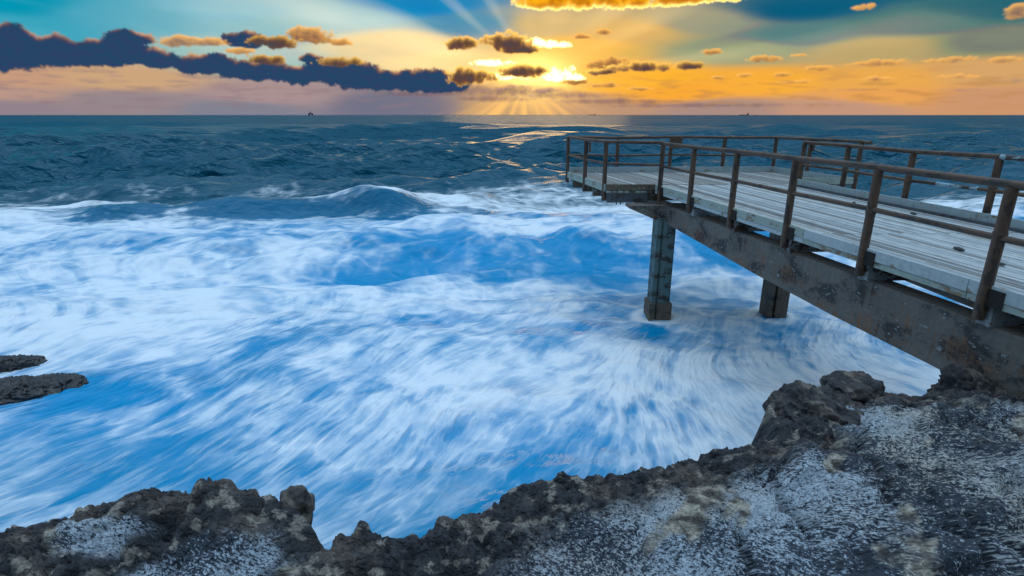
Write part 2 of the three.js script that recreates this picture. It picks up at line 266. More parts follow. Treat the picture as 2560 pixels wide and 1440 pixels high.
function foam(x, z, o) {
  flow(x, z, fd);
  const Z = -z, sc = 1 + 0.9 * ss(10, 24, Z), wx = x + 0.5 * n2(x / 4.6, z / 4.6), wz = z + 0.5 * n2(x / 4.6 + 40, z / 4.6), vx = wx + 0.05 * n2(x / 0.9, z / 0.9), vz = wz + 0.05 * n2(x / 0.9 + 60, z / 0.9);
  const s1 = drawn(wx, wz, 15 * sc, 3.4 * sc), s2 = drawn(vx, vz, 8 * sc, 1.6 * sc), s3 = drawn(vx + 5, vz, 3.8 * sc, 0.66 * sc), hole = tl(vx / 4.4 + 0.2, vz / 4.4 + 0.5);
  const low = fbm(wx / 3.4 + 9, wz / 2.7, 3), big = fbm(wx / 7.7 + 20, wz / 5.5, 2), lace = sat(1 - Math.abs(s2 + 0.3 * s3) * 3.2), lace2 = sat(1 - Math.abs(s1 - 0.25 * s2) * 4);
  const line = sat(1 - Math.abs(low + 0.12 * s2 + 0.05) * 8), mid = ss(5, 9, Z), calm = 0.35 + 0.75 * sat(0.5 + 1.1 * n2(wx / 2.9 + 70, wz / 2.9)), n = 0.68 * low + 0.85 * big + 0.48 * s1 + calm * (lerp(0.38, 0.34, mid) * s2 + 0.19 * s3) + 0.42 * mid * hole + 0.24 * lace * lace + 0.1 * lace2 * lace2 + 0.3 * line * line - 0.1;
  o[0] = ss(-0.9, 0.8, n + (cover(x, z) - 0.5) * 2.2); o[1] = s2; o[2] = s3; o[3] = n;
}
function seaLook(x, z, col, aux) {
  foam(x, z, fo);
  const Z = -z, d = fo[0], near = 1 - ss(24, 31, Z), t = 0.5 + 0.5 * n2(x * 0.33 + 4, z * 0.33), shore = (1 - ss(4.5, 9, Z)) * 0.5 + 0.25 * t;
  // clear water, then water full of air bubbles, then foam
  let r = lerp(0, 0.002, near), g = lerp(0.085, lerp(0.3, 0.23, shore), near), b = lerp(0.135, lerp(0.6, 0.38, shore), near);
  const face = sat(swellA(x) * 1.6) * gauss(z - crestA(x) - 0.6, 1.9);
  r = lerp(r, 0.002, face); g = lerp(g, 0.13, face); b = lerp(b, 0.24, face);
  const m = Math.pow(d, 1.3);
  col[0] = lerp(r, 0.9, m); col[1] = lerp(g, 0.92, m); col[2] = lerp(b, 0.94, m);
  aux[0] = 0.5 + 0.28 * fo[3] + 0.1 * fo[2]; aux[1] = lerp(0.22, 0.6, ss(0.08, 0.5, d)); aux[2] = 0;
}
function seaMaps(x0, x1, z0, z1, w, h) {              // z0 is the nearer edge
  const A = new Uint8Array(w * h * 4), B = new Uint8Array(w * h * 4), c = [0, 0, 0], a = [0, 0, 0];
  for (let j = 0; j < h; j++) for (let i = 0; i < w; i++) {
    seaLook(lerp(x0, x1, (i + 0.5) / w), lerp(z0, z1, (j + 0.5) / h), c, a);
    const k = (j * w + i) * 4;
    for (let m = 0; m < 3; m++) { A[k + m] = S8[Math.round(4096 * sat(c[m]))]; B[k + m] = Math.round(255 * sat(a[m])); }
    A[k + 3] = B[k + 3] = 255;
  }
  return [A, B].map((d, n) => {
    const t = new THREE.DataTexture(d, w, h, THREE.RGBAFormat);
    t.wrapS = t.wrapT = THREE.MirroredRepeatWrapping; t.magFilter = THREE.LinearFilter; if (!n) t.colorSpace = THREE.SRGBColorSpace; t.needsUpdate = true;
    return sized(t, x1 - x0, z0 - z1, -x0 / (x1 - x0), z0 / (z0 - z1));
  });
}
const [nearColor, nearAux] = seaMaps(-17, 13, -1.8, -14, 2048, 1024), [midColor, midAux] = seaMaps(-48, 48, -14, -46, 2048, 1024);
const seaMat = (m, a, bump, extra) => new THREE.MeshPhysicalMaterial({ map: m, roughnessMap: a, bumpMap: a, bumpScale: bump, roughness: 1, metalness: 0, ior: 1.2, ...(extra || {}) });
const ripple = (() => {                               // slopes of small waves, one repeat per 46 m
  const n = 1024, h = new Float32Array(n * n);
  for (let j = 0; j < n; j++) for (let i = 0; i < n; i++) { const u = i / n, v = j / n; let s = 0; for (let k = 0; k < 5; k++) { const f = 5 * (1 << k); s += Math.pow(0.52, k) * (0.4 - Math.abs(pn2(u * f, v * f * 2 + 0.3 * pn2(u * f, v * f, f, 5), f, k * 17, f * 2))); } h[j * n + i] = s * 0.55; }
  const px = 46 / n;
  return sized(tex(n, n, (u, v, o) => {
    const i = u * n | 0, j = v * n | 0, a = (h[j * n + ((i + 1) & 1023)] - h[j * n + ((i - 1) & 1023)]) / (2 * px), b = (h[((j + 1) & 1023) * n + i] - h[((j - 1) & 1023) * n + i]) / (2 * px), l = 1 / Math.sqrt(1 + a * a + b * b);
    o[0] = 0.5 - 0.5 * a * l; o[1] = 0.5 - 0.5 * b * l; o[2] = 0.5 + 0.5 * l;
  }, true), 46, 46);
})();
const choppy = { normalMap: ripple, normalScale: new THREE.Vector2(0.5, 0.5), ior: 1.22 };
const openWater = [[1.2, 0.17], [1.13, 0.24], [1.08, 0.32]].map(([ior, roughness]) => new THREE.MeshPhysicalMaterial({ color: new THREE.Color().setRGB(0, 0.085, 0.135), roughness, ior, normalMap: ripple, normalScale: new THREE.Vector2(2.2, 2.2) }));
{
  const zs = [];
  for (let z = 1.8; z < 14; z += 0.06) zs.push(z);
  zs.push(14); for (let z = 14.08; z < 45.9; z += Math.max(0.08, z * z / 6000)) zs.push(z);
  zs.push(46); for (let z = 46.6; z < 32000; z += z * z / 6500) zs.push(z);
  zs.push(45000);
  const C = 820, R = zs.length, pos = new Float32Array(R * (C + 1) * 3), uv = new Float32Array(R * (C + 1) * 2), idx = [[], [], [], [], []];
  for (let j = 0; j < R; j++) {
    const Z = zs[j], half = Z * 1.35 + 7, cell = Math.max(j ? Z - zs[j - 1] : 0.06, 2 * half / C);
    for (let i = 0; i <= C; i++) {
      const s = i / C * 2 - 1, x = half * (0.75 * s + 0.25 * s * s * s), k = j * (C + 1) + i, y = waveHeight(x, -Z, cell);
      pos[k * 3] = x; pos[k * 3 + 1] = Z > 2000 ? 0 : y; pos[k * 3 + 2] = -Z; uv[k * 2] = x; uv[k * 2 + 1] = Z;
      if (j && i) { const a = k - C - 2, b = k - C - 1, c = k - 1; idx[zs[j] <= 14 ? 0 : zs[j] <= 46 ? 1 : zs[j] <= 120 ? 2 : zs[j] <= 280 ? 3 : 4].push(a, b, k, a, k, c); }
    }
  }
  const g = new THREE.BufferGeometry();
  g.setAttribute('position', new THREE.BufferAttribute(pos, 3)); g.setAttribute('uv', new THREE.BufferAttribute(uv, 2));
  const all = new Uint32Array(idx.reduce((n, q) => n + q.length, 0));
  let at = 0; idx.forEach((q, m) => { all.set(q, at); g.addGroup(at, q.length, m); at += q.length; });
  g.setIndex(new THREE.BufferAttribute(all, 1)); g.computeVertexNormals();
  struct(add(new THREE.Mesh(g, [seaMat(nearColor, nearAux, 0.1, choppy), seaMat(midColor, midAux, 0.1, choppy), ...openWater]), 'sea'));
}

// ---------- shore rock ----------
const EDGE = [[-60, -2.2], [-12, -2.5], [-6, -2.6], [-3.76, -2.73], [-3.13, -2.83], [-2.97, -2.85], [-2.76, -2.86], [-2.59, -2.92], [-2.34, -2.97], [-2.15, -3.0], [-2.03, -2.96], [-1.84, -2.95], [-1.57, -2.94], [-1.32, -2.85], [-1.19, -2.8], [-1.14, -2.76], [-1.08, -2.84], [-0.92, -2.88], [-0.86, -2.83], [-0.62, -2.91], [-0.5, -3.03], [-0.22, -3.2], [0.03, -3.42], [0.36, -3.55], [0.8, -3.52], [1.1, -3.62], [1.5, -3.78], [2.09, -3.92], [2.24, -4.3], [2.42, -4.62], [2.92, -4.83], [3.4, -4.83], [3.93, -4.93], [4.41, -4.93], [4.81, -5.03], [5.16, -5.1], [5.76, -5.17], [9, -5.4], [14, -5], [60, -4]];
const LEVEL = [[-6, -2.6, 2.4], [-3.76, -2.73, 2.5], [-2.97, -2.85, 2.52], [-2.59, -2.92, 2.6], [-2.15, -3.0, 2.65], [-1.84, -2.95, 2.74], [-1.57, -2.94, 2.7], [-1.32, -2.85, 2.62], [-1.15, -2.78, 2.42], [-0.92, -2.88, 2.47], [-0.62, -2.91, 2.3], [-0.2, -3.2, 2.3], [0.36, -3.55, 2.35], [1.1, -3.62, 2.4], [2.09, -3.92, 2.4], [2.92, -4.73, 2.33], [3.93, -4.93, 2.28], [4.81, -5.03, 2.25], [5.76, -5.17, 2.4],
  [-3, -2.2, 2.4], [-2, -2.3, 2.45], [-1.2, -2.3, 2.4], [-0.5, -2.5, 2.3], [0, -2.5, 2.4], [0.6, -2.6, 2.45], [1.4, -2.6, 2.62], [2.2, -3, 2.68], [3, -3.6, 2.62], [2.65, -4.35, 2.42], [4, -4.1, 2.5], [2.4, -2.2, 2.85], [3.4, -2.8, 2.85], [4.6, -3.6, 2.7], [6.5, -3.6, 2.75], [7, -1.5, 3.0], [0, -1.5, 2.6], [-3, -1.4, 2.4], [3, -1.2, 3.0], [0, 1.5, 2.9], [6, 1.5, 3.1], [-6, 1, 2.6], [11, -2, 3.0], [-11, 0, 2.6], [12, 5, 3.3], [0, 8, 3.3]];
function edgeDistance(x, z) {                         // positive on the rock
  let m = 1e9, zb = 0;
  for (let i = 1; i < EDGE.length; i++) {
    const [ax, az] = EDGE[i - 1], [bx, bz] = EDGE[i], dx = bx - ax, dz = bz - az, t = sat(((x - ax) * dx + (z - az) * dz) / (dx * dx + dz * dz)), ex = x - ax - dx * t, ez = z - az - dz * t, d = ex * ex + ez * ez;
    if (d < m) m = d;
    if (x >= ax && x < bx) zb = lerp(az, bz, (x - ax) / (bx - ax));
  }
  return Math.sqrt(m) * (z > zb ? 1 : -1);
}
function level(x, z) {
  let s = 0, w = 0;
  for (const q of LEVEL) { const d = (x - q[0]) ** 2 + (z - q[1]) ** 2, k = 1 / (d + 0.012) ** 1.7; s += k * q[2]; w += k; }
  return s / w;
}
// where the grey and white crust of salt and lichen grows
const crustArea = (x, z, d) => sat(ss(0.36, 0.66, d + 0.3 * fbm(x * 1.3 + 4, z * 1.3, 3)) * ss(0.1, 0.8, x + 0.25 * z + 1.05 + 0.3 * n2(x * 2, z * 2)) + ss(0.1, 0.4, gauss(Math.hypot(x + 1.62, (z + 2.45) * 1.4), 0.55) + 0.5 * fbm(x * 3, z * 3, 3) - 0.35) + ss(0.15, 0.45, gauss(Math.hypot(x + 2.42, (z + 2.72) * 1.6), 0.34) + 0.3 * fbm(x * 4, z * 4, 2) - 0.3));
function rockHeight(x, z, fine) {
  const q = edgeDistance(x, z), d = q + 0.07 * fbm(x * 2.6, z * 2.6, 2) + 0.014 * n2(x * 9, z * 9);
  const crust = crustAt(x, z), rough = lerp(1, 0.5, crust) * (1 - 0.35 * gauss(q, 0.16));
  const h0 = level(x, z) + 0.13 * fbm(x * 1.1 + 3, z * 1.1, 3) + 0.07 * fbm(x * 2.7 + 13, z * 2.7, 2) * crust;
  let h = rough * 0.09 * (Math.abs(fbm(x * 2.6 + 7, z * 2.6, 3)) * 2.4 - 0.5);
  if (fine) {
    const wx = x + 0.05 * n2(x * 6, z * 6), wz = z + 0.05 * n2(x * 6 + 30, z * 6);
    h += rough * (0.06 * (2 * Math.abs(n2(wx * 5.5, wz * 5.5)) - 0.6) + 0.03 * (2 * Math.abs(n2(wx * 12 + 5, wz * 12)) - 0.6));
    const w1 = worley(wx * 7.5, wz * 7.5), w2 = worley(wx * 17 + 3, wz * 17);
    h -= rough * (0.085 * ss(0.4, 0.14, w1) * sat(0.3 + 1.6 * n2(x * 2.2 + 50, z * 2.2)) + 0.036 * ss(0.42, 0.16, w2) + 0.014 * ss(0.42, 0.16, worley(wx * 38, wz * 38)));
    h += 0.016 * rough * Math.abs(n2(wx * 24, wz * 24)) + 0.007 * (0.5 + rough) * n2(x * 46, z * 46) + 0.003 * n2(x * 90, z * 90);
    // weathered ribs that run down the right-hand slope
    const rib = ss(0.9, 2.2, x) * crust, s = (x * 0.62 - z * 0.78) * 1.0, tt = x * 0.78 + z * 0.62;
    const crack = 1 - Math.abs(fbm(tt * 1.5 + 0.3 * n2(s * 3, 4), s * 0.55 + 20, 3)) * 9; h -= crust * 0.16 * sat(crack) ** 2;
    h += rib * 0.2 * ss(0.05, 0.55, fbm(tt * 3.2 + 0.5 * n2(s * 2, 1), s * 0.9 + 8, 4));
  }
  h = h0 + (h > 0 ? h * 0.5 : h);
  h += 0.11 * gauss(Math.hypot(x + 0.92, z + 2.84), 0.07) + 0.06 * gauss(Math.hypot(x - 0.36, z + 3.5), 0.045) - 0.3 * gauss(Math.hypot(x + 0.35, (z + 2.62) * 1.3), 0.16) - 0.2 * gauss(Math.hypot((x + 2.03) * 1.4, z + 2.78), 0.1) + 0.12 * gauss(Math.hypot(x + 0.02, (z + 2.45) * 0.8), 0.17);
  if (d < 0.12) h -= 1.6 * (0.12 - Math.max(d, 0)) ** 2 + (d < 0 ? -d * (5.5 + 2 * n2(x * 1.5, z * 1.5)) : 0);
  return Math.max(h, -1.6);
}
const rockTint = (x, z, d, o) => {
  const a = fbm(x * 2.1, z * 2.1, 3), b = fbm(x * 9 + 3, z * 9, 4), c = n2(x * 60, z * 60), e = n2(x * 150, z * 150);
  let r = 0.03, g = 0.028, bl = 0.031;
  const brown = ss(-0.16, 0.36, a + 0.5 * b);
  r = lerp(r, 0.1, brown); g = lerp(g, 0.077, brown); bl = lerp(bl, 0.064, brown);
  const tan = ss(0.05, 0.34, b + 0.45 * fbm(x * 4.3 + 20, z * 4.3, 3) + 0.08 * c - 0.06);
  r = lerp(r, 0.34, tan * 0.7); g = lerp(g, 0.285, tan * 0.7); bl = lerp(bl, 0.23, tan * 0.7);
  const crust = crustAt(x, z);
  if (crust > 0.01) {
    const rx = x * 0.8 + z * 0.6 + 0.02 * n2(x * 9, z * 9), rz = -x * 0.6 + z * 0.8 + 0.02 * n2(x * 9 + 4, z * 9), fleck = 0.8 * n2(rx * 40, rz * 74) + 0.6 * n2(rx * 88 + 7, rz * 120) + 0.4 * n2(rx * 17, rz * 26) + 0.3 * e;
    const patch = fbm(x * 1.5 + 12, z * 1.5, 5), warmth = sat(0.35 + 1.5 * fbm(x * 0.9 + 31, z * 0.9, 3) + 0.2 * (x - 2.4)), tt = x * 0.78 + z * 0.62, sl = x * 0.62 - z * 0.78;
    const white = ss(-0.12, 0.62, 1.3 * fleck + 2.2 * patch + 0.04) * lerp(0.7, 1, sat(0.5 + e)), bare = ss(0.1, 0.26, fbm(tt * 2.6 + 60, sl * 1.1, 5) - 0.05 + 0.12 * fleck * 0.4);
    let cr = lerp(0.026, lerp(0.4, 0.45, warmth), white), cg = lerp(0.033, lerp(0.44, 0.41, warmth), white), cb = lerp(0.045, lerp(0.48, 0.345, warmth), white);
    const bb = sat(0.5 + b * 2.4);
    cr = lerp(cr, lerp(0.07, 0.42, bb), bare); cg = lerp(cg, lerp(0.056, 0.36, bb), bare); cb = lerp(cb, lerp(0.045, 0.28, bb), bare);
    r = lerp(r, cr, crust); g = lerp(g, cg, crust); bl = lerp(bl, cb, crust);
  }
  const k = 1 + 0.35 * c + 0.25 * e;
  o[0] = r * k; o[1] = g * k; o[2] = bl * k;
};
const pitMap = sized(tex(1024, 1024, (u, v, o) => { const s = 0.5 + 0.42 * tile2(u, v, 10, 6, 5), p = ss(0.1, -0.25, tile2(u, v, 24, 2, 77)); o[0] = o[1] = o[2] = s - 0.22 * p; }, true), 0.9, 0.9);
const rockMat = (map) => new THREE.MeshStandardMaterial({ map, roughness: 0.82, bumpMap: pitMap, bumpScale: 0.035 });
{
  const spread = (a, b, step, lo, hi) => { const v = []; for (let x = a; x <= b; x += step) v.push(x); let s = step; while (v[v.length - 1] < hi) { s *= 1.18; v.push(v[v.length - 1] + s); } s = step; while (v[0] > lo) { s *= 1.18; v.unshift(v[0] - s); } return v; };
  const xs = spread(-3.7, 5.9, 0.0135, -55, 55), zs = spread(-5.5, -1.7, 0.0125, -6.6, 40), NX = xs.length, NZ = zs.length;
  const pos = new Float32Array(NX * NZ * 3), uv = new Float32Array(NX * NZ * 2), idx = [[], [], []];
  for (let j = 0; j < NZ; j++) for (let i = 0; i < NX; i++) {
    const k = j * NX + i, x = xs[i], z = zs[j];
    pos[k * 3] = x; pos[k * 3 + 1] = rockHeight(x, z, x > -6 && x < 8 && z < 0); pos[k * 3 + 2] = z; uv[k * 2] = x; uv[k * 2 + 1] = -z + 0.7 * (Math.max(pos[k * 3 + 1], 1) - 2.45);
    if (i && j && pos[k * 3 + 1] + pos[(k - 1) * 3 + 1] + pos[(k - NX) * 3 + 1] > -4.7) { const m = x < -0.5 ? 0 : x < 2.7 ? 1 : 2; idx[m].push(k - NX - 1, k - 1, k, k - NX - 1, k, k - NX); }
  }
  const mats = [[-3.7, -0.5], [-0.5, 2.7], [2.7, 5.9]].map(([x0, x1]) => {
    const t = tex(1152, 1152, (u, v, o) => { const x = lerp(x0, x1, u), z = lerp(-1.5, -5.5, v); rockTint(x, z, coarse(x, z), o); });
    t.wrapS = t.wrapT = THREE.MirroredRepeatWrapping;
    return rockMat(sized(t, x1 - x0, 4, -x0 / (x1 - x0), -1.5 / 4));
  });
  const g = new THREE.BufferGeometry();
  g.setAttribute('position', new THREE.BufferAttribute(pos, 3)); g.setAttribute('uv', new THREE.BufferAttribute(uv, 2));
  const all = new Uint32Array(idx.reduce((s, q) => s + q.length, 0));
  let at = 0; idx.forEach((q, m) => { all.set(q, at); g.addGroup(at, q.length, m); at += q.length; });
  g.setIndex(new THREE.BufferAttribute(all, 1)); g.computeVertexNormals();
  struct(add(new THREE.Mesh(g, mats), 'rock_ledge'));
}
function crustAt(x, z) {
  if (!crustAt.t) { crustAt.t = new Float32Array(981 * 421); for (let j = 0; j <= 420; j++) for (let i = 0; i <= 980; i++) { const X = -3.8 + i * 0.01, Z = -5.6 + j * 0.01; crustAt.t[j * 981 + i] = crustArea(X, Z, coarse(X, Z)); } }
  const u = Math.min(979.99, Math.max(0, (x + 3.8) * 100)), v = Math.min(419.99, Math.max(0, (z + 5.6) * 100)), i = u | 0, j = v | 0, f = u - i, k = j * 981 + i, t = crustAt.t;
  return lerp(lerp(t[k], t[k + 1], f), lerp(t[k + 981], t[k + 982], f), v - j);
}
function coarse(x, z) {                               // edge distance from a coarse table
  if (!coarse.t) { coarse.t = new Float32Array(201 * 101); for (let j = 0; j <= 100; j++) for (let i = 0; i <= 200; i++) coarse.t[j * 201 + i] = edgeDistance(-3.8 + i * 0.049, -5.6 + j * 0.042); }
  const u = Math.min(199.99, Math.max(0, (x + 3.8) / 0.049)), v = Math.min(99.99, Math.max(0, (z + 5.6) / 0.042)), i = u | 0, j = v | 0, f = u - i, k = j * 201 + i, t = coarse.t;
  return lerp(lerp(t[k], t[k + 1], f), lerp(t[k + 201], t[k + 202], f), v - j);
}
const boulderTint = sized(tex(512, 512, (u, v, o) => {
  const a = tile2(u, v, 4, 5, 9), b = tile2(u, v, 12, 4, 40), t = ss(0.12, 0.42, b + 0.4 * a), w = ss(-0.15, 0.4, a);
  o[0] = lerp(lerp(0.035, 0.095, w), 0.24, t * 0.5); o[1] = lerp(lerp(0.03, 0.073, w), 0.195, t * 0.5); o[2] = lerp(lerp(0.031, 0.06, w), 0.15, t * 0.5);
}), 0.9, 0.9);
const boulderMat = rockMat(boulderTint), wetRock = new THREE.MeshStandardMaterial({ map: boulderTint, color: new THREE.Color().setRGB(0.42, 0.42, 0.45), roughness: 0.22, bumpMap: pitMap, bumpScale: 0.015 });
function boulder(name, [x, y, z], [sx, sy, sz], turn, sd, amp, mat, detail = 44, freq = 2.4) {
  const g = mergeVertices(new THREE.IcosahedronGeometry(1, detail).deleteAttribute('uv').deleteAttribute('normal'), 1e-4), p = g.attributes.position, uv = new Float32Array(p.count * 2);
  for (let i = 0; i < p.count; i++) {
    let a = p.getX(i), b = p.getY(i), c = p.getZ(i);
    const sq = (v) => Math.sign(v) * Math.pow(Math.abs(v), 0.72), s = 1 / Math.pow(Math.abs(a) ** 4 + Math.abs(b) ** 4 + Math.abs(c) ** 4, 0.25) * 0.35 + 0.65;
    const X = a * s * sx, Y = b * s * sy, Z = c * s * sz;
    const n = amp * (0.9 * fbm3(X * freq + sd, Y * freq, Z * freq, 3) + 0.45 * (0.4 - Math.abs(n3(X * 5.5 + sd, Y * 5.5, Z * 5.5)) * 1.6) + 0.2 * (0.4 - 1.6 * Math.abs(n3(X * 13, Y * 13 + sd, Z * 13))) + 0.09 * n3(X * 31, Y * 31, Z * 31 + sd));
    p.setXYZ(i, X + a * n, Y + b * n, Z + c * n);
    uv[i * 2] = X + Y * 0.6; uv[i * 2 + 1] = Z + Y * 0.7;
  }
  g.setAttribute('uv', new THREE.BufferAttribute(uv, 2)); g.computeVertexNormals();
  const o = add(new THREE.Mesh(g, mat), name); o.position.set(x, y, z); o.rotation.y = turn;
  return o;
}
tag(boulder('boulder', [2.72, 2.33, -4.42], [0.44, 0.16, 0.34], 0.5, 3, 0.2, boulderMat, 60), 'blocky dark pitted boulder at the edge of the rock ledge', 'boulder');
tag(boulder('boulder', [3.2, 2.41, -4.72], [0.27, 0.12, 0.17], 0.2, 8, 0.13, boulderMat, 48), 'small flat-topped dark rock perched above the blocky boulder', 'boulder');
tag(boulder('boulder', [-1.36, 2.5, -2.93], [0.095, 0.15, 0.085], 0.3, 15, 0.09, boulderMat, 36, 9), 'small black square rock behind the humped rock in the near left', 'boulder');
tag(boulder('boulder', [5.2, 1.9, -5.35], [0.45, 0.42, 0.45], 0.1, 21, 0.34, boulderMat, 56), 'jagged brown rock wedged under the shore end of the girder', 'boulder');
tag(boulder('sea_rock', [-9.5, -0.2, -9.05], [1.6, 0.42, 0.5], 0.36, 31, 0.2, wetRock, 60, 1.2), 'long low wet rock awash in foam at the left', 'rock');
tag(boulder('sea_rock', [-10.4, -0.1, -10.3], [0.8, 0.3, 0.28], 0.35, 38, 0.2, wetRock, 44, 1.4), 'smaller wet rock tip behind the long one in the foam', 'rock');

// ---------- pier ----------
const DECK = 3.22;
const wood = (base, dark, stain, sd) => sized(tex(768, 256, (u, v, o) => {
  const gr = pn2(u * 6, v * 90, 6, sd, 90) * 0.5 + pn2(u * 14, v * 200, 14, sd + 9, 200) * 0.4 + 0.5 * tile2(u, v, 5, 4, sd + 2), k = ss(0.05, 0.5, gr), st = ss(0.18, 0.42, tile2(u, v, 7, 4, sd + 50));
  for (let m = 0; m < 3; m++) o[m] = lerp(lerp(base[m], dark[m], k * 0.8), stain[m], st * 0.55) * (1 + 0.14 * pn2(u * 60, v * 60, 60, sd));
}), 2, 0.5);
const grain = sized(tex(512, 256, (u, v, o) => { o[0] = o[1] = o[2] = 0.5 + 0.3 * pn2(u * 8, v * 110, 8, 3, 110) + 0.2 * tile2(u, v, 9, 4, 60); }, true), 1.2, 0.4);
const plankMats = [[0.5, 0.51, 0.5], [0.56, 0.56, 0.54], [0.44, 0.46, 0.46], [0.6, 0.6, 0.58], [0.5, 0.46, 0.4], [0.32, 0.3, 0.27], [0.26, 0.24, 0.225]].map((c, i) => new THREE.MeshStandardMaterial({ map: wood(c, c.map((x) => x * 0.42), [0.2, 0.17, 0.14], 11 + i * 23), roughness: 0.7, bumpMap: grain, bumpScale: 0.006 }));
const flaked = (paint, under, amount, sd, under2 = [0.03, 0.025, 0.022]) => sized(tex(512, 256, (u, v, o) => {
  const a = tile2(u, v, 5, 6, sd), b = tile2(u, v, 22, 5, sd + 20), d = ss(amount - 0.04, amount + 0.16, a + 0.6 * b), e = ss(0.02, 0.4, tile2(u, v, 9, 6, sd + 70)), drip = sat(pn2(u * 40, v * 3, 40, sd + 5, 3) * 0.6 + 0.4 * a);
  for (let m = 0; m < 3; m++) o[m] = lerp(paint[m] * (1 - 0.3 * drip), lerp(under[m], under2[m], e), d) * (1 + 0.22 * b);
}), 2, 1);
const rough1 = sized(tex(512, 512, (u, v, o) => { o[0] = o[1] = o[2] = 0.5 + 0.42 * tile2(u, v, 8, 6, 91); }, true), 0.7, 0.7);
const std = (map, roughness, bumpScale = 0.006, metalness = 0) => new THREE.MeshStandardMaterial({ map, roughness, metalness, bumpMap: rough1, bumpScale });
const paleFascia = std(flaked([0.48, 0.52, 0.52], [0.28, 0.2, 0.13], 0.34, 4, [0.1, 0.06, 0.035]), 0.62), greenFascia = std(flaked([0.38, 0.42, 0.36], [0.26, 0.17, 0.1], 0.22, 33, [0.09, 0.055, 0.03]), 0.66);
const rottenWood = std(flaked([0.15, 0.11, 0.075], [0.3, 0.27, 0.22], 0.25, 52, [0.04, 0.03, 0.025]), 0.85), greyWood = std(flaked([0.09, 0.095, 0.105], [0.05, 0.04, 0.035], 0.1, 61), 0.85);
const curbMat = std(flaked([0.34, 0.4, 0.41], [0.24, 0.22, 0.18], 0.27, 83, [0.1, 0.07, 0.05]), 0.66), joistMat = std(flaked([0.3, 0.31, 0.31], [0.1, 0.06, 0.04], 0.0, 96, [0.03, 0.022, 0.018]), 0.85);
const girderMat = std(sized(tex(1024, 512, (u, v, o) => {
  const a = tile2(u, v, 4, 6, 7), b = tile2(u, v, 26, 5, 20), drip = pn2(u * 46, v * 2 + 0.3 * a, 46, 5, 2) * 0.6 + pn2(u * 110, v * 3, 110, 25, 3) * 0.4, dark = ss(0.0, 0.4, a + 0.45 * b + 0.25 * drip), rust = ss(-0.05, 0.4, tile2(u, v, 3, 5, 88) + 0.4 * drip), salt = ss(0.36, 0.46, b + 0.3 * a);
  const base = [0.155, 0.13, 0.11], ru = [0.19, 0.085, 0.036], dk = [0.014, 0.013, 0.015];
  for (let m = 0; m < 3; m++) o[m] = lerp(lerp(lerp(base[m], ru[m], rust), dk[m], dark * 0.85), 0.34, salt * 0.6) * (1 + 0.3 * drip + 0.25 * b);
}), 3, 1.5), 0.72, 0.02);
const pillarMat = std(flaked([0.11, 0.17, 0.165], [0.06, 0.045, 0.036], 0.12, 131, [0.014, 0.013, 0.013]), 0.6, 0.012), pillarRust = std(flaked([0.14, 0.095, 0.062], [0.07, 0.055, 0.048], 0.16, 145, [0.02, 0.017, 0.015]), 0.65, 0.012);
const pipeMat = std(flaked([0.13, 0.072, 0.044], [0.06, 0.038, 0.028], 0.06, 160, [0.026, 0.02, 0.018]), 0.5, 0.006, 0.15), pipePaint = std(flaked([0.3, 0.45, 0.52], [0.06, 0.045, 0.04], 0.03, 171), 0.5);
const boltMat = new THREE.MeshStandardMaterial({ color: new THREE.Color().setRGB(0.03, 0.022, 0.018), roughness: 0.7, metalness: 0.4 });

// a prism over four plan corners [x, z]; uv in metres, u along the first side
function prism(q, y0, y1, ou = 0, ov = 0) {
  const P = [], U = [], N = [], v = (i, y) => [q[i][0], y, q[i][1]];
  const face = (a, b, c, d) => {
    const A = new THREE.Vector3(...a), e = new THREE.Vector3(...b).sub(A), f = new THREE.Vector3(...d).sub(A), n = e.clone().cross(f).normalize(), L = e.clone().normalize(), M = n.clone().cross(L);
    for (const p of [a, b, c, a, c, d]) { const w = new THREE.Vector3(...p).sub(A); P.push(...p); N.push(n.x, n.y, n.z); U.push(w.dot(L) + ou, w.dot(M) + ov); }
  };
  const s = (q[1][0] - q[0][0]) * (q[2][1] - q[0][1]) - (q[1][1] - q[0][1]) * (q[2][0] - q[0][0]);
  if (s > 0) q = [q[1], q[0], q[3], q[2]];
  face(v(0, y1), v(1, y1), v(2, y1), v(3, y1)); face(v(1, y0), v(0, y0), v(3, y0), v(2, y0));
  for (let i = 0; i < 4; i++) { const j = (i + 1) & 3; face(v(i, y0), v(j, y0), v(j, y1), v(i, y1)); }
  const g = new THREE.BufferGeometry();
  g.setAttribute('position', new THREE.Float32BufferAttribute(P, 3)); g.setAttribute('normal', new THREE.Float32BufferAttribute(N, 3)); g.setAttribute('uv', new THREE.Float32BufferAttribute(U, 2));
  return g;
}
const mid = (a, b, t) => [lerp(a[0], b[0], t), lerp(a[1], b[1], t)];
function boardAlong(a, b, thick, y0, y1, off = 0) {   // a board on edge from plan point a to b; off shifts it to the left of travel
  const dx = b[0] - a[0], dz = b[1] - a[1], L = Math.hypot(dx, dz), nx = dz / L, nz = -dx / L, f = (p, k) => [p[0] + nx * k, p[1] + nz * k];
  return prism([f(a, off), f(b, off), f(b, off + thick), f(a, off + thick)], y0, y1, rnd() * 2, rnd());
}
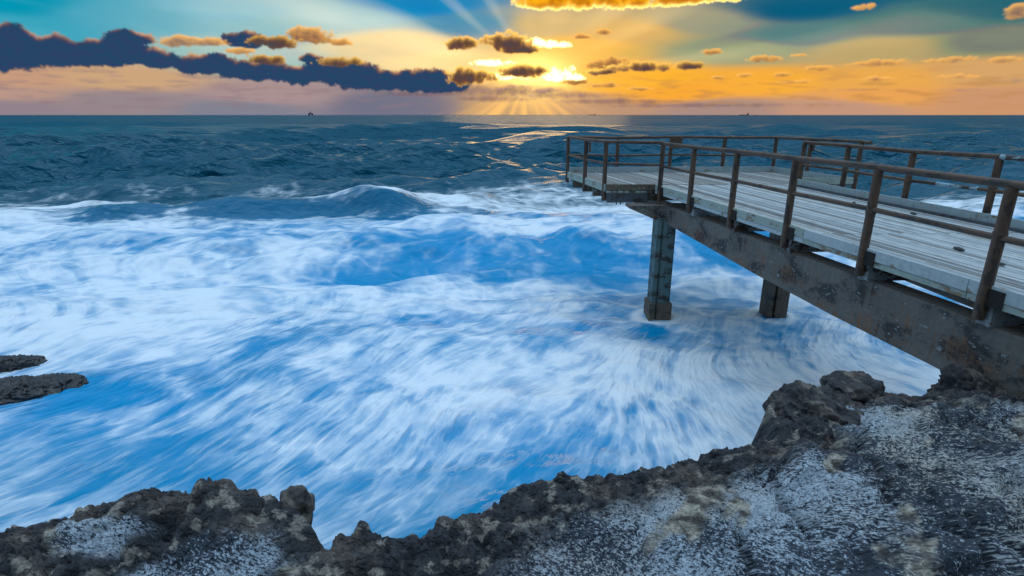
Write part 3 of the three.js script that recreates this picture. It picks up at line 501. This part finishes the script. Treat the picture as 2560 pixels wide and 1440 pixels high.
function pipe(a, b, r, seg = 14) {
  const A = new THREE.Vector3(...a), B = new THREE.Vector3(...b), L = A.distanceTo(B), n = Math.max(1, Math.round(L / 0.25)), g = new THREE.CylinderGeometry(r, r, L, seg, n), uv = g.attributes.uv, o = rnd() * 3;
  for (let i = 0; i < uv.count; i++) uv.setXY(i, uv.getY(i) * L + o, uv.getX(i) * 6.28 * r + o);
  g.translate(0, L / 2, 0);
  const m = new THREE.Matrix4().makeRotationFromQuaternion(new THREE.Quaternion().setFromUnitVectors(new THREE.Vector3(0, 1, 0), B.clone().sub(A).normalize()));
  g.applyMatrix4(m); g.translate(...a);
  return g;
}
const pier = new THREE.Group(); pier.name = 'pier'; scene.add(pier);
tag(pier, 'weathered wooden pier with rusty pipe railings and T-shaped end over the foam', 'pier');
const part = (name, g, m, parent = pier) => add(new THREE.Mesh(g, m), name, parent);
const partGroup = (name, parent = pier) => { const o = new THREE.Group(); o.name = name; parent.add(o); return o; };

const A = [1.72, -17.1], B = [2.33, -13.95], F = [8.62, -14.1], G = [7.98, -17.3];
const leftX = (z) => 3.6 + 0.15 * (z + 13.8), rightX = (z) => 6.92 + 0.107 * (z + 14), SHORE = -1.3;
const C = [leftX(-13.85), -13.95], E = [rightX(-14.05), -14.05], CS = [leftX(SHORE), SHORE], ES = [rightX(SHORE), SHORE];
{
  const deck = partGroup('deck');
  const plank = (a, b, c, d, old) => { const up = (rnd() - 0.5) * 0.008, q = rnd(), m = plankMats[old && q < 0.8 ? (q < 0.45 ? 5 : 6) : q < 0.3 ? 0 : q < 0.55 ? 1 : q < 0.75 ? 2 : q < 0.93 ? 3 : 4]; part('plank', prism([a, b, c, d], DECK - 0.045 + up, DECK + up, rnd() * 2, rnd()), m, deck); };
  const run = (P, Q, S, T, n, cuts, old) => {              // P-Q far end, S-T near end; planks run from P to S
    for (let i = 0; i < n; i++) {
      const g = 0.075, t0 = (i + g) / n, t1 = (i + 1 - g) / n, a = mid(P, Q, t0), b = mid(P, Q, t1), c = mid(S, T, t1), d = mid(S, T, t0), s = cuts(i);
      for (let k = 1; k < s.length; k++) { const u = s[k - 1] + 0.0006, w = s[k] - 0.0006; plank(mid(a, d, u), mid(a, d, w), mid(b, c, w), mid(b, c, u), old && rnd() < old); }
    }
  };
  run(mid(A, G, 0.006), mid(G, A, 0.006), mid(B, F, 0.006), mid(F, B, 0.006), 62, () => [0, 0.995], 1);
  run([C[0] + 0.03, -13.93], [E[0] - 0.03, -14.03], [CS[0] + 0.03, SHORE], [ES[0] - 0.03, SHORE], 36, (i) => {
    const s = [0.0, 0.47 + (i % 2 ? 0.004 : 0) + 0.004 * (rnd() - 0.5), 0.83 + 0.02 * (i % 3), 1];
    return s;
  }, 0.2);
}
// edge boards
const onLeft = (z) => [leftX(z), z], onRight = (z) => [rightX(z), z];
for (const [z0, z1, m] of [[-13.9, -8.25, greenFascia], [-8.24, -5.6, paleFascia], [-5.59, SHORE, paleFascia]]) {
  part('edge_board', boardAlong(onLeft(z1), onLeft(z0), 0.045, DECK - 0.125, DECK + 0.012, 0), m);
  part('edge_strip', boardAlong(onLeft(z1), onLeft(z0), 0.045, DECK - 0.2, DECK - 0.131, -0.008), m === greenFascia ? paleFascia : greenFascia);
}
part('edge_board', boardAlong(B, A, 0.045, DECK - 0.16, DECK + 0.02), greenFascia);
part('edge_board', boardAlong([C[0] - 0.03, C[1]], B, 0.05, DECK - 0.13, DECK + 0.015), rottenWood);
for (let i = 0; i < 8; i++) part('plank_end', boardAlong(mid([C[0] - 0.1, C[1]], B, i / 8 + 0.004), mid([C[0] - 0.1, C[1]], B, (i + 1) / 8 - 0.008), 0.03, DECK - 0.195, DECK - 0.137, 0.006), i % 3 ? greenFascia : rottenWood);
part('edge_beam', boardAlong([C[0] - 0.22, C[1] + 0.02], [B[0] + 0.03, B[1] + 0.02], 0.1, DECK - 0.43, DECK - 0.2, -0.06), greyWood);
part('curb_board', boardAlong(A, G, 0.045, DECK + 0.004, DECK + 0.16, -0.05), curbMat);
part('curb_board', boardAlong(G, F, 0.045, DECK + 0.004, DECK + 0.15, -0.05), curbMat);
part('curb_board', boardAlong([F[0] - 0.05, F[1] - 0.04], [E[0] + 0.25, E[1] - 0.04], 0.045, DECK + 0.004, DECK + 0.15), greenFascia);
for (const [z0, z1] of [[-13.9, -10.1], [-10.09, -5.9], [-5.89, SHORE]]) part('curb_board', boardAlong(onRight(z0), onRight(z1), 0.05, DECK + 0.004, DECK + 0.17, -0.055), curbMat);
part('curb_batten', boardAlong([rightX(-13.7) - 0.06, -13.7], [rightX(SHORE) - 0.06, SHORE], 0.05, DECK + 0.004, DECK + 0.05, -0.05), greyWood);
part('edge_board', boardAlong(A, G, 0.045, DECK - 0.16, DECK - 0.002, 0), greenFascia);
part('edge_board', boardAlong(onRight(-13.9), onRight(SHORE), 0.045, DECK - 0.2, DECK - 0.002, 0), greenFascia);
// joists across, under the planks
const JOISTS = [-12.0, -10.35, -8.7, -7.1, -5.45, -3.8, -2.2];
for (const z of JOISTS) { const a = [leftX(z) + 0.012, z + 0.06], b = [rightX(z - 0.3) - 0.04, z - 0.25]; part('joist', boardAlong(b, a, 0.16, DECK - 0.425, DECK - 0.05, -0.08), joistMat); }
for (const t of [0.06, 0.36, 0.64, 0.9]) { const a = mid(A, B, t), b = mid(G, F, t); part('joist', boardAlong([b[0] - 0.06, b[1]], [a[0] + 0.07, a[1]], 0.14, DECK - 0.425, DECK - 0.05, -0.07), rottenWood); }
// girders: a side profile [z, y] along the pier, given thickness across
function girder(xOf, thick, prof) {
  const s = new THREE.Shape(prof.map(([z, y]) => new THREE.Vector2(z, y))), g = new THREE.ExtrudeGeometry(s, { depth: thick, bevelEnabled: true, bevelSize: 0.012, bevelThickness: 0.012, bevelSegments: 1, steps: 1, curveSegments: 4 });
  const p = g.attributes.position, uv = g.attributes.uv;
  for (let i = 0; i < p.count; i++) { const z = p.getX(i), y = p.getY(i), d = p.getZ(i); p.setXYZ(i, xOf(z) + d, y, z); uv.setXY(i, z, y + d); }
  const idx = g.index; if (!idx) for (let i = 0; i < p.count; i += 3) for (const at of [p, uv]) { const n = at.itemSize, t = at.array.slice((i + 1) * n, (i + 2) * n); at.array.copyWithin((i + 1) * n, (i + 2) * n, (i + 3) * n); at.array.set(t, (i + 2) * n); }
  g.computeVertexNormals();
  return g;
}
const TOP = DECK - 0.43;
const profile = [[-16.6, TOP], [-16.6, TOP - 0.15], [-14.2, 2.52], [-13.9, 2.4], [-12.6, 2.35], [-9.5, 2.2], [-7.5, 2.14], [-3.4, 2.1], [-1.6, 2.1], [-1.6, TOP]];
part('girder', girder((z) => leftX(z) + 0.05, 0.3, profile), girderMat);
part('girder', girder((z) => rightX(z) - 0.75, 0.3, profile), girderMat);
{ // cross beam over the pillars, ends tapered
  const s = new THREE.Shape([[2.82, TOP], [2.82, TOP - 0.05], [3.52, 2.44], [4.25, 2.36], [6.3, 2.36], [7.1, 2.4], [8.05, TOP - 0.05], [8.05, TOP]].map((v) => new THREE.Vector2(...v)));
  const g = new THREE.ExtrudeGeometry(s, { depth: 0.42, bevelEnabled: true, bevelSize: 0.01, bevelThickness: 0.01, bevelSegments: 1 }); g.translate(0, 0, -13.78);
  part('cross_beam', g, girderMat);
}
// pillars: a cased column with a grooved flange, and a collar at the water line
function pillar(x, z, w, mat, mat2, collar) {
  const h = w / 2, o = partGroup('pillar'); o.position.set(x, 0, z);
  const shape = (k) => new THREE.Shape([[-h * k, -h * k], [h * 0.86 * k, -h * k], [h * k, -h * 0.86 * k], [h * k, h * 0.9 * k], [h * 0.84 * k, h * k], [-h * 0.3 * k, h * k], [-h * 0.38 * k, h * 0.72 * k], [-h * 0.52 * k, h * 0.72 * k], [-h * 0.58 * k, h * 1.0 * k], [-h * k, h * 1.0 * k]].map((v) => new THREE.Vector2(v[0], -v[1])));
  const col = (k, y0, y1, steps) => { const g = new THREE.ExtrudeGeometry(shape(k), { depth: y1 - y0, bevelEnabled: false, steps }); g.rotateX(-Math.PI / 2); g.translate(0, y0, 0); return g; };
  part('column', col(1, -1.6, 2.5, 6), mat, o);
  if (collar) part('collar', col(1.24, -1.4, 0.34, 1), mat2, o);
  return o;
}
pillar(3.74, -13.5, 0.46, pillarMat, pillarRust, true);
pillar(6.72, -13.5, 0.5, pillarRust, pillarRust, false);

// railings: posts outside the edge, a top rail and a middle rail
function railing(name, pts, drop, opts = {}) {
  const o = partGroup(name), yT = DECK + 1.02, yM = DECK + 0.5;
  const sag = pts.map(() => (rnd() - 0.5) * 0.03);
  pts.forEach(([x, z, isPost = 1, down = drop], i) => {
    const s = sag[i], s1 = sag[i + 1];
    if (isPost) part('post', pipe([x, DECK - down, z], [x, yT - 0.02 + s, z], 0.056, 16), pipeMat, o);
    if (i + 1 < pts.length) {
      const [x1, z1] = pts[i + 1];
      part('top_rail', pipe([x, yT + s, z], [x1, yT + s1, z1], 0.043, 16), pipeMat, o);
      part('middle_rail', pipe([x, yM + s, z], [x1, yM + s1, z1], 0.033, 12), pipeMat, o);
    }
    const k = new THREE.SphereGeometry(0.0435, 14, 10); k.translate(x, yT + s, z); part('rail_joint', k, pipeMat, o);
    if (isPost) { const w = new THREE.CylinderGeometry(0.062, 0.064, 0.03, 16); w.translate(x, yM + s + (i % 2 ? 0.045 : -0.04), z); part('weld_collar', w, pipeMat, o); }
  });
  return o;
}
const LZ = [-13.6, -12.0, -10.32, -8.66, -7.05, -5.4, -3.75, -2.1];
const nearRail = railing('railing', LZ.map((z) => [leftX(z) - 0.045, z]), 0.36);
const endRail = railing('railing', [[leftX(-13.6) - 0.045, -13.6, 0], [2.3, -14.02, 1, 0.4], [2.0, -15.5, 1, 0.36], [1.68, -17.16, 1, 0.3], [3.17, -17.2], [4.78, -17.24], [6.4, -17.28], [7.98, -17.36], [8.28, -15.9], [8.6, -14.12, 1, 0.3]], 0.2);
const farRail = railing('railing', [-13.85, -12.3, -10.55, -8.87, -7.2, -5.5, -3.85, -2.2].map((z) => [rightX(z) + 0.13, z]), 0.2);
{ // end of the platform rail that runs on a little past its last post
  part('top_rail', pipe([8.6, DECK + 1.02, -14.12], [8.66, DECK + 1.015, -13.85], 0.0425, 16), pipeMat, endRail);
  const plate = (x, y, z, w, h, turn, rail) => { const g = new THREE.BoxGeometry(w, h, 0.03); g.rotateY(turn); g.translate(x, y, z); return part('plate', g, pipeMat, rail); };
  plate(4.9, DECK + 0.86, -17.14, 0.36, 0.32, 0.02, endRail); plate(2.1, DECK + 0.84, -15.46, 0.16, 0.3, 1.2, endRail); plate(8.3, DECK + 0.84, -15.8, 0.26, 0.28, 1.3, endRail);
  // sleeves of old pale paint that still cling to the far rail
  const top = farRail.children.filter((m) => m.name === 'top_rail')[3], low = farRail.children.filter((m) => m.name === 'middle_rail')[2];
  for (const [rail, a, b, r] of [[top, -8.85, -7.25, 0.0452], [low, -9.9, -9.1, 0.0352]]) { // follow the rail they sit on
    const p = rail.geometry.attributes.position; let z0 = 1e9, z1 = -1e9, y0 = 0, y1 = 0, n0 = 0, n1 = 0; for (let i = 0; i < p.count; i++) { const z = p.getZ(i); if (z < z0) z0 = z; if (z > z1) z1 = z; }
    for (let i = 0; i < p.count; i++) { const z = p.getZ(i); if (z < z0 + 0.05) { y0 += p.getY(i); n0++; } if (z > z1 - 0.05) { y1 += p.getY(i); n1++; } }
    const y = (z) => lerp(y0 / n0, y1 / n1, (z - z0) / (z1 - z0));
    part('paint_patch', pipe([rightX(a) + 0.13, y(a), a], [rightX(b) + 0.13, y(b), b], r, 16), pipePaint, farRail);
  }
}
// dark plates added for rotten spots beside the posts, and bolts through the boards
for (const z of LZ) part('rot_plate', boardAlong([leftX(z + 0.2), z + 0.2], [leftX(z + 0.04), z + 0.04], 0.012, DECK - 0.2, DECK - 0.02, 0.047), boltMat);
for (const z of LZ) for (const s of [0.1, 0.17]) { const g = new THREE.CylinderGeometry(0.014, 0.016, 0.03, 8); g.rotateZ(Math.PI / 2); g.translate(leftX(z + s) - 0.012, DECK - 0.06, z + s); part('bolt', g, boltMat); }
for (const x of [2.62, 2.72, 3.1]) { const g = new THREE.CylinderGeometry(0.014, 0.014, 0.08, 8); g.translate(x, DECK - 0.46, -13.98); part('bolt', g, boltMat); }

// weed washed up on the planks, and black patches that stand for plank holes
const weedHoleMat = new THREE.MeshStandardMaterial({ color: new THREE.Color().setRGB(0.012, 0.012, 0.012), roughness: 0.6 });
const weed = (x, z, s, sd, label) => tag(boulder('weed_hole_patch', [x, DECK + 0.02, z], [s, 0.008, s * 0.36], 1.35, sd, 0.022, weedHoleMat, 14, 14), label, 'seaweed', 'weed on the deck');
weed(6.98, -9.62, 0.09, 2, 'dark clump of seaweed on the deck beside the far curb');
weed(6.7, -10.9, 0.06, 5, 'smaller dark scrap of seaweed farther out along the far curb');
weed(5.72, -6.95, 0.1, 9, 'flat black patch put in for a plank hole nearest the middle of the deck');
weed(5.86, -6.55, 0.08, 12, 'flat black patch put in for a plank hole behind the nearest railing post');
weed(5.62, -6.2, 0.08, 16, 'flat black patch put in for a plank hole closest to the near edge board');

// ---------- ships on the horizon ----------
const rigSteel = new THREE.MeshStandardMaterial({ color: new THREE.Color().setRGB(0.09, 0.09, 0.09), roughness: 0.8 }), shipPaint = new THREE.MeshStandardMaterial({ color: new THREE.Color().setRGB(0.13, 0.11, 0.1), roughness: 0.8 });
const bx = (w, h, d, x, y, z = 0) => { const g = new THREE.BoxGeometry(w, h, d); g.translate(x, y, z); return g; };
const at = (az, dist) => [Math.sin(az * Math.PI / 180) * dist, 0, -Math.cos(az * Math.PI / 180) * dist];
{
  const rig = new THREE.Group(); rig.name = 'oil_rig'; scene.add(rig); rig.position.set(...at(-19.05, 12000));
  tag(rig, 'distant drilling platform with a tall derrick on the horizon', 'oil rig');
  part('hull', mergeGeometries([bx(78, 16, 60, 0, 30), bx(30, 8, 40, -14, 42), bx(20, 6, 30, 20, 41)]), rigSteel, rig);
  for (const [x, z] of [[-32, -22], [32, -22], [-32, 22], [32, 22]]) part('leg', bx(13, 30, 13, x, 10, z), rigSteel, rig);
  const d = new THREE.CylinderGeometry(2, 9, 52, 4); d.translate(-5, 66, 0); part('derrick', d, rigSteel, rig);
  const cr = new THREE.CylinderGeometry(1.4, 1.8, 42, 6); cr.rotateZ(0.5); cr.translate(8, 58, 0); part('crane_boom', cr, rigSteel, rig);
  part('crane_post', bx(4, 16, 4, -33, 44), rigSteel, rig);
  const ship = (az, dist, L, label, mat) => {
    const s = new THREE.Group(); s.name = numbered('cargo_ship'); scene.add(s); s.position.set(...at(az, dist));
    tag(s, label, 'ship', 'ships on the horizon');
    const h = new THREE.Shape([[-0.5, 0.075], [-0.47, 0], [0.46, 0], [0.5, 0.07]].map((v) => new THREE.Vector2(v[0] * L, v[1] * L))), g = new THREE.ExtrudeGeometry(h, { depth: L * 0.15, bevelEnabled: false });
    part('hull', g, mat, s); part('bridge', bx(L * 0.12, L * 0.13, L * 0.12, L * 0.36, L * 0.13, L * 0.075), mat, s); part('funnel', bx(L * 0.04, L * 0.06, L * 0.05, L * 0.4, L * 0.22, L * 0.075), mat, s);
  };
  ship(7.82, 15000, 190, 'small cargo ship on the horizon just right of the sun rays', shipPaint);
  ship(21.7, 17000, 260, 'long faint tanker on the horizon behind the pier end', shipPaint);
  ship(22.6, 17600, 90, 'tiny faint ship at the bow of the long tanker', shipPaint);
}

renderer.render(scene, camera);
